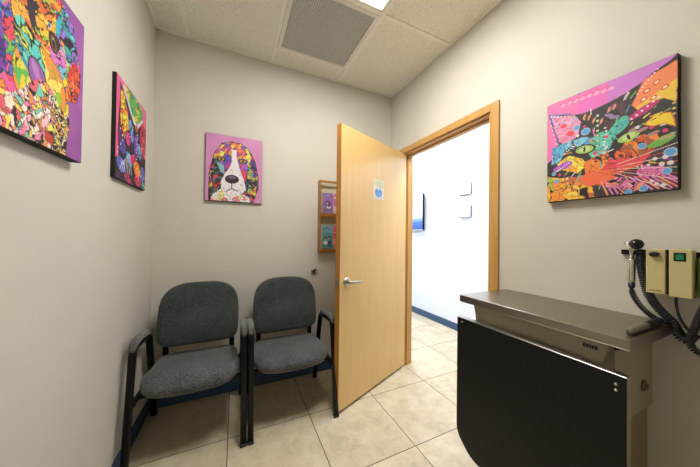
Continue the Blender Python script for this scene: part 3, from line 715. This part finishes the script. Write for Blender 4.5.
a = Art(40, 90, (206, 92, 130), 1, 2.2); a.fill(a.v > .55, (226, 140, 120)); a.stroke([(.1, .3), (.9, .3)], .03, (250, 220, 226))
leaflet('bright pink leaflet on the lower rack tier next to the door edge', a, 0.095, 0.225, 1.422, 1.130)

# door stop on the back wall
t = thing('wall_door_stop', 'round chrome door stop on the back wall under the leaflet rack', 'door stop', (1.205, 0, 0.934))
bm = bmesh.new(); add_lathe(bm, [(0.030, 0.0), (0.030, 0.006), (0.026, 0.014), (0.019, 0.020), (0.018, 0.018)], Matrix.Rotation(PI/2, 4, 'X')); obj('metal_rim', bm, M['nickel'], t, True)
bm = bmesh.new(); add_lathe(bm, [(0.011, 0.010), (0.0105, 0.022), (0.008, 0.025), (0.003, 0.026)], Matrix.Rotation(PI/2, 4, 'X')); obj('bumper', bm, M['rubber'], t, True)

# paper notice on the door leaf
na = Art(60, 70, (226, 222, 208), 1, 1.15); na.fill(na.poly([(.05, .05), (.9, .05), (.95, .42), (.05, .30)]), (206, 214, 180)); na.fill(na.ell(.5, .38, .25, .10), (226, 190, 190)); na.fill(na.ell(.48, .66, .38, .25, 0, .03), (92, 150, 214)); na.fill(na.ell(.46, .48, .07, .09), (232, 238, 244)); na.fill(na.ell(.55, .72, .2, .12), (120, 176, 226)); na.stroke([(.1, .92), (.9, .92)], .02, (190, 170, 200))
nt_ = tag(bpy.data.objects.new('paper_notice', ink_mesh(na, 0.135, 0.166)), 'small paper notice with a blue picture taped high on the open door', 'notice'); C.objects.link(nt_)
nl = Matrix.Translation(leaf.location) @ Matrix.Rotation(ang, 4, 'Z') @ Matrix.Translation((0.452, FY+0.001, 1.650)) @ Matrix.Rotation(PI, 4, 'Z')
nt_.matrix_world = nl
sol = nt_.modifiers.new('thick', 'SOLIDIFY'); sol.thickness = 0.0006

# ------------------------------------------------------------------ exam table (fold-down, wall mounted)
t = thing('exam_table', 'wall-mounted steel-topped exam table with black folded leaf, under the cat canvas', 'table', (W, -1.555, 0))
def B(a_, b_, *k): return box((a_[0]-W, a_[1]+1.555, a_[2]), (b_[0]-W, b_[1]+1.555, b_[2]), *k)
obj('steel_top', B((1.645, -1.883, 0.914), (W-0.001, -1.245, 0.950), 0.003, 2), M['steel'], t)
bm = bmesh.new()
def quadprism(bm, pts, x0, x1):
    f = [bm.verts.new((x0-W, y+1.555, z)) for y, z in pts]; g = [bm.verts.new((x1-W, y+1.555, z)) for y, z in pts]
    n = len(pts); bm.faces.new(f); bm.faces.new(g[::-1])
    for i in range(n): bm.faces.new((f[i], g[i], g[(i+1) % n], f[(i+1) % n]))
    bmesh.ops.recalc_face_normals(bm, faces=bm.faces[:])
quadprism(bm, [(-1.825, 0.62), (-1.825, 0.914), (-1.29, 0.914), (-1.29, 0.62)], 1.715, W-0.001)
cab = obj('cabinet', bm, M['taupe'], t)
bm = bmesh.new(); quadprism(bm, [(-1.800, 0.835), (-1.822, 0.908), (-1.296, 0.908), (-1.312, 0.835)], 1.690, 1.715)
obj('front_fascia', bm, M['taupe'], t)
bm = bmesh.new(); add_box(bm, (1.692-W, -1.815+1.555, 0.908), (1.70-W, -1.30+1.555, 0.914))
obj('shadow_gap', bm, M['black'], t)
lab = obj('maker_plate', B((1.687, -1.790, 0.872), (1.690, -1.750, 0.884), 0.001, 1), M['black'], t)
bm = bmesh.new()
for k in range(4): add_box(bm, (1.6862-W, -1.785+0.008*k+1.555, 0.8755), (1.687-W, -1.781+0.008*k+1.555, 0.8805))
obj('lettering', bm, M['glyph'], lab)
obj('lower_block', B((1.74, -1.815, 0.23), (W-0.008, -1.300, 0.62), 0.004, 1), M['taupe2'], t)  # inset lower block, a darker tone than the cabinet above it
# black leaf hanging in front, lower corners cut
px0, px1 = 1.600, 1.628; ya, yb = -1.888, -1.272; zt, zb = 0.846, 0.18
outl = round_path([(0, yb, zt), (0, yb, zb+0.075), (0, yb-0.085, zb), (0, ya+0.085, zb), (0, ya, zb+0.075), (0, ya, zt)], 0.04, 6)
bm = bmesh.new(); quadprism(bm, [(p.y, p.z) for p in outl], px0, px0+0.004)
pan = obj('black_leaf', bm, M['blackp'], t)
ins = [(p.y, p.z-0.0005) for p in outl]
bm = bmesh.new(); quadprism(bm, ins, px0+0.004, px1)
obj('leaf_rim', bm, M['taupe'], pan)
obj('top_edge_strip', B((px0-0.0015, ya-0.001, zt), (px1, yb+0.001, zt+0.003), 0.0008, 1), M['alu'], pan)
bm = bmesh.new()
add_box(bm, (px1-W, ya+0.08+1.555, 0.80), (1.692-W, yb-0.06+1.555, 0.808)); 
obj('hinge_shelf', bm, M['alu'], t)
for yy, zz in ((-1.865, 0.818), (-1.865, 0.800), (-1.300, 0.826)):
    bm = bmesh.new()
    add_lathe(bm, [(0.0042, 0), (0.004, 0.0015), (0.002, 0.0025)], Matrix.Translation((px0-W, yy+1.555, zz)) @ Matrix.Rotation(-PI/2, 4, 'Y'), 12)
    obj('screw', bm, M['chrome'], pan, True)
# latch under the top, hinge knob on the side, side flange
obj('release_catch', B((1.70, -1.838, 0.888), (1.714, -1.826, 0.913), 0.002, 1), M['black'], t)
bm = bmesh.new(); add_lathe(bm, [(0.021, 0), (0.021, 0.004), (0.017, 0.007), (0.013, 0.007), (0.012, 0.012), (0.004, 0.014)], Matrix.Translation((1.945-W, -1.825+1.555, 0.711)) @ Matrix.Rotation(PI/2, 4, 'X'))
obj('pivot_bolt', bm, M['bronze'], t, True)

# ------------------------------------------------------------------ wall diagnostic set
t = thing('diagnostic_wall_unit', 'cream two-section wall transformer with black coiled cords above the exam table', 'medical device', (W, -1.88, 1.14))
def D(a_, b_, *k): return box((a_[0]-W, a_[1]+1.88, a_[2]-1.14), (b_[0]-W, b_[1]+1.88, b_[2]-1.14), *k)
ux = W-0.08
b1 = obj('housing', D((ux, -1.876, 1.060), (W-0.014, -1.829, 1.224), 0.003, 2), M['cream'], t)
b2 = obj('housing', D((ux, -1.935, 1.056), (W-0.038, -1.884, 1.226), 0.003, 2), M['cream'], t)
obj('mounting_plate', D((W-0.038, -1.925, 1.066), (W-0.002, -1.890, 1.190)), M['black'], t)
obj('centre_gap', D((ux+0.010, -1.884, 1.062), (W-0.014, -1.876, 1.222)), M['black'], t)
obj('rail', D((W-0.014, -2.02, 1.196), (W-0.002, -1.742, 1.216), 0.002, 1), M['black'], t)
bm = bmesh.new(); add_lathe(bm, [(0.013, 0), (0.0125, 0.012), (0.010, 0.014), (0.004, 0.0145)], Matrix.Translation((ux-W, -1.852+1.88, 1.205-1.14)) @ Matrix.Rotation(-PI/2, 4, 'Y'), 20)
for v in bm.verts: v.co.z = (v.co.z-0.065)*0.72+0.065
obj('dial', bm, M['rubber'], b1, True)
obj('slot', D((ux-0.0008, -1.868, 1.0705), (ux+0.001, -1.838, 1.0725)), M['black'], b1)
sw = obj('switch_bezel', D((ux-0.002, -1.922, 1.184), (ux+0.002, -1.895, 1.214), 0.001, 1), M['black'], b2)
obj('rocker', D((ux-0.005, -1.918, 1.189), (ux-0.001, -1.900, 1.208), 0.001, 1), M['green'], sw)
bm = bmesh.new(); add_sweep(bm, catmull([(1.99-W, -1.893+1.88, 1.057-1.14), (1.975-W, -1.896+1.88, 1.03-1.14), (1.973-W, -1.904+1.88, 0.985-1.14), (1.97-W, -1.925+1.88, 0.945-1.14), (1.98-W, -1.95+1.88, 0.93-1.14), (2.01-W, -1.985+1.88, 0.925-1.14)], 8), circ(0.004, 8), up=Vector((0.3, 1, 0)))
obj('power_cord', bm, M['rubber'], t, True)
# holder and otoscope at the left end of the rail
t0 = t
obj('cradle', D((W-0.045, -1.800, 1.197), (W-0.014, -1.776, 1.214), 0.003, 1), M['black'], t)
o = thing('otoscope', 'chrome-handled scope hanging in the cradle left of the cream wall unit', 'medical instrument', (1.972, -1.787, 1.06))
bm = bmesh.new(); add_lathe(bm, [(0.0095, 0.028), (0.011, 0.034), (0.0112, 0.11), (0.0105, 0.118), (0.009, 0.121)], Matrix.Identity(4), 20); obj('handle', bm, M['chrome'], o, True)
bm = bmesh.new(); add_lathe(bm, [(0.004, -0.004), (0.006, 0.004), (0.0095, 0.010), (0.0100, 0.028)], Matrix.Identity(4), 16); obj('cord_socket', bm, M['rubber'], o, True)
bm = bmesh.new(); add_lathe(bm, [(0.007, 0.121), (0.006, 0.150), (0.010, 0.160), (0.010, 0.180), (0.006, 0.186)], Matrix.Identity(4), 16); obj('neck', bm, M['chrome'], o, True)
bm = bmesh.new(); add_lathe(bm, [(0.012, -0.014), (0.019, -0.012), (0.020, 0.004), (0.016, 0.012)], Matrix.Translation((-0.004, -0.014, 0.180)) @ Matrix.Rotation(math.radians(-70), 4, 'Y') @ Matrix.Rotation(math.radians(20), 4, 'X'), 20)
hd = obj('head', bm, M['rubber'], o, True)
bm = bmesh.new(); add_lathe(bm, [(0.0125, 0.0121), (0.012, 0.013), (0.002, 0.0145)], Matrix.Translation((-0.004, -0.014, 0.180)) @ Matrix.Rotation(math.radians(-70), 4, 'Y') @ Matrix.Rotation(math.radians(20), 4, 'X'), 20)
obj('eyepiece', bm, M['glass'], hd, True)
bm = bmesh.new(); add_lathe(bm, [(0.008, 0), (0.006, 0.010), (0.004, 0.018)], Matrix.Translation((0.002, 0.004, 0.182)) @ Matrix.Rotation(math.radians(-90), 4, 'X'), 14)
obj('speculum', bm, M['chrome'], hd, True)
bm = bmesh.new(); add_coil(bm, [(0, 0, -0.002), (-0.004, -0.010, -0.03), (-0.010, -0.034, -0.066), (-0.010, -0.066, -0.094), (0.0, -0.104, -0.104), (0.012, -0.120, -0.135), (0.026, -0.133, -0.160)], 0.0075, 0.0024, 0.0056)
obj('coiled_cord', bm, M['rubber'], o, True)

off = Vector((1.973-W, -1.815+1.88, 1.17-1.14))
bm = bmesh.new()
wp = [(0.03, 0.012, 0.045), (0.012, 0.006, 0.02), (0, 0.004, 0), (-0.004, -0.004, -0.05), (-0.004, -0.010, -0.086), (-0.004, -0.020, -0.125), (-0.003, -0.044, -0.17), (0, -0.076, -0.21), (0.004, -0.086, -0.25), (0.008, -0.104, -0.262), (0.012, -0.116, -0.24)]
add_coil(bm, [Vector(q)+off for q in wp], 0.0115, 0.0034, 0.0074); obj('coiled_cord', bm, M['rubber'], t0, True)
off = Vector((1.973-W, -1.946+1.88, 1.0-1.14))
bm = bmesh.new(); add_coil(bm, [Vector(q)+off for q in [(0.02, -0.03, 0.12), (0.0, -0.02, 0.07), (0, -0.004, 0.02), (0, 0.010, -0.04), (0, 0.020, -0.085), (0.002, 0.016, -0.112), (0.004, 0.0, -0.124), (0.006, -0.03, -0.135), (0.01, -0.07, -0.13)]], 0.0085, 0.0028, 0.0064); obj('coiled_cord', bm, M['rubber'], t0, True)

# instrument handle lying on the right end of the table top
o = thing('instrument_handle', 'dark instrument handle lying along the right end of the steel table top', 'medical instrument', (1.70, -1.862, 0.9618))
bm = bmesh.new(); add_lathe(bm, [(0.006, 0.0), (0.0105, 0.006), (0.0112, 0.02), (0.0112, 0.13), (0.010, 0.14)], Matrix.Rotation(PI/2, 4, 'Y'), 20); obj('metal_grip', bm, mat('grey_grip', (112, 107, 94), 0.4, noise=0.1), o, True)
bm = bmesh.new(); add_lathe(bm, [(0.0105, 0.14), (0.0115, 0.145), (0.0115, 0.25), (0.006, 0.27)], Matrix.Rotation(PI/2, 4, 'Y'), 20); obj('black_grip', bm, M['rubber'], o, True)

# green dispenser at the frame edge
t = thing('specula_dispenser', 'green box dispenser on the wall at the right picture edge', 'dispenser', (W, -1.985, 1.06))
obj('body', box((-0.058, -0.043, 0.0), (-0.002, 0.045, 0.13), 0.006, 2), M['lime'], t)
obj('lid', box((-0.060, -0.045, 0.118), (-0.0145, 0.044, 0.134), 0.003, 1), M['lime'], t)

# ------------------------------------------------------------------ ceiling: return air grille and light
vx0, vx1, vy0, vy1 = 0.822, 1.404, -0.792, -0.207
t = thing('air_vent', 'square grey mesh air return grille in the ceiling beside the lit panel', 'air vent', ((vx0+vx1)/2, (vy0+vy1)/2, H))
hx = (vx1-vx0)/2; hy = (vy1-vy0)/2; fw = 0.027
bm = bmesh.new()
add_box(bm, (-hx, -hy, -0.012), (hx, -hy+fw, 0)); add_box(bm, (-hx, hy-fw, -0.012), (hx, hy, 0)); add_box(bm, (-hx, -hy+fw, -0.012), (-hx+fw, hy-fw, 0)); add_box(bm, (hx-fw, -hy+fw, -0.012), (hx, hy-fw, 0))
obj('frame', bm, M['frame'], t)
obj('duct_backing', box((-hx+fw, -hy+fw, -0.002), (hx-fw, hy-fw, -0.0005)), M['ventdark'], t)
bm = bmesh.new(); n = 38; ix = hx-fw; iy = hy-fw
for i in range(1, n):
    x = -ix+2*ix*i/n; add_box(bm, (x-0.0023, -iy, -0.010), (x+0.0023, iy, -0.003)); y = -iy+2*iy*i/n; add_box(bm, (-ix, y-0.0023, -0.0095), (ix, y+0.0023, -0.0035))
obj('grille_mesh', bm, M['ventbar'], t)

def troffer(label, x0, x1, y0, y1, lensm, cx=None):
    t = thing('ceiling_light', label, 'ceiling light', ((x0+x1)/2, (y0+y1)/2, H))
    a_ = (x1-x0)/2; b_ = (y1-y0)/2; f = 0.022; bm = bmesh.new()
    add_box(bm, (-a_, -b_, -0.010), (a_, -b_+f, 0)); add_box(bm, (-a_, b_-f, -0.010), (a_, b_, 0)); add_box(bm, (-a_, -b_+f, -0.010), (-a_+f, b_-f, 0)); add_box(bm, (a_-f, -b_+f, -0.010), (a_, b_-f, 0))
    obj('frame', bm, M['frame'], t); obj('diffuser', box((-a_+f, -b_+f, -0.007), (a_-f, b_-f, -0.001)), lensm, t)
troffer('bright recessed light panel in the room ceiling at the top picture edge', 0.820, 1.407, -1.402, -0.816, M['lens'])
troffer('recessed light panel in the hallway ceiling opposite the doorway', 2.42, 3.02, -1.3, -0.1, M['halllens'])
troffer('recessed light panel in the hallway ceiling beyond the doorway', 2.42, 3.02, 1.1, 2.3, M['halllens'])

# ------------------------------------------------------------------ hallway
t = thing('wall_television', 'thin television with a white and blue picture on the hallway wall', 'television', (HX, 1.36, 1.36))
obj('casing', box((-0.055, -0.52, 0.0), (-0.025, 0.52, 0.585), 0.004, 1), M['black'], t)
obj('wall_bracket', box((-0.025, -0.15, 0.17), (-0.001, 0.15, 0.42)), M['black'], t)
def screen_mat():
    m = bpy.data.materials.new('lit_screen'); m.use_nodes = True; nt = m.node_tree; b = nt.nodes['Principled BSDF']
    tc = nt.nodes.new('ShaderNodeTexCoord'); sp = nt.nodes.new('ShaderNodeSeparateXYZ'); nt.links.new(tc.outputs['Object'], sp.inputs[0])
    mr = nt.nodes.new('ShaderNodeMapRange'); mr.inputs['From Min'].default_value = 0.02; mr.inputs['From Max'].default_value = 0.57; nt.links.new(sp.outputs[2], mr.inputs[0])
    r = nt.nodes.new('ShaderNodeValToRGB'); e = r.color_ramp.elements
    e[0].position = 0.0; e[0].color = lin((40, 84, 190)) + (1,); e[1].position = 0.36; e[1].color = lin((236, 246, 255)) + (1,)
    k = e.new(0.2); k.color = lin((66, 120, 214)) + (1,); k = e.new(0.31); k.color = lin((150, 190, 236)) + (1,)
    nt.links.new(mr.outputs[0], r.inputs[0]); nt.links.new(r.outputs[0], b.inputs['Emission Color']); b.inputs['Emission Strength'].default_value = 1.0
    b.inputs['Base Color'].default_value = (0.01, 0.01, 0.01, 1); b.inputs['Roughness'].default_value = 0.4
    return m
obj('screen', box((-0.0565, -0.508, 0.022), (-0.055, 0.508, 0.575)), screen_mat(), t)
obj('chin', box((-0.058, -0.52, 0.0), (-0.055, 0.52, 0.018)), M['alu'], t)
for z, lb in ((1.812, 'upper of two small white plaques on the hallway wall'), (1.520, 'lower of two small white plaques on the hallway wall')):
    t = thing('wall_plaque', lb, 'plaque', (HX, 0.088, z), 0, 'white plaques on the hallway wall')
    obj('panel', box((-0.026, -0.095, 0), (-0.001, 0.095, 0.145), 0.002, 1), M['plaqueshade'], t)  # grey sides and border paint in the plaque's shadow outline
    obj('inset', box((-0.0275, -0.088, 0.006), (-0.026, 0.088, 0.139)), M['paper'], t)

# ------------------------------------------------------------------ world, camera
w = bpy.data.worlds.new('world'); sc.world = w; w.use_nodes = True
w.node_tree.nodes['Background'].inputs[0].default_value = (0.8, 0.85, 1, 1); w.node_tree.nodes['Background'].inputs[1].default_value = 0.05

cam = bpy.data.cameras.new('camera'); co = bpy.data.objects.new('camera', cam); C.objects.link(co)
cam.sensor_width = 36; cam.lens = 36*248.14/700; cam.clip_start = 0.02
yaw, pitch, roll = 0.4321, 0.0099, 0.0123
fw_ = Vector((math.sin(yaw), math.cos(yaw), 0)); rt = Vector((math.cos(yaw), -math.sin(yaw), 0)); up = Vector((0, 0, 1))
f2 = fw_*math.cos(pitch)+up*math.sin(pitch); u2 = up*math.cos(pitch)-fw_*math.sin(pitch)
r3 = rt*math.cos(roll)+u2*math.sin(roll); u3 = u2*math.cos(roll)-rt*math.sin(roll)
m = Matrix((r3, u3, -f2)).transposed().to_4x4(); m.translation = Vector((0.5439, -2.2132, 1.2584)); co.matrix_world = m
sc.camera = co
sc.view_settings.view_transform = 'Standard'; sc.view_settings.look = 'None'; sc.view_settings.gamma = 1; sc.view_settings.use_curve_mapping = False
sc.view_settings.exposure = 0.48
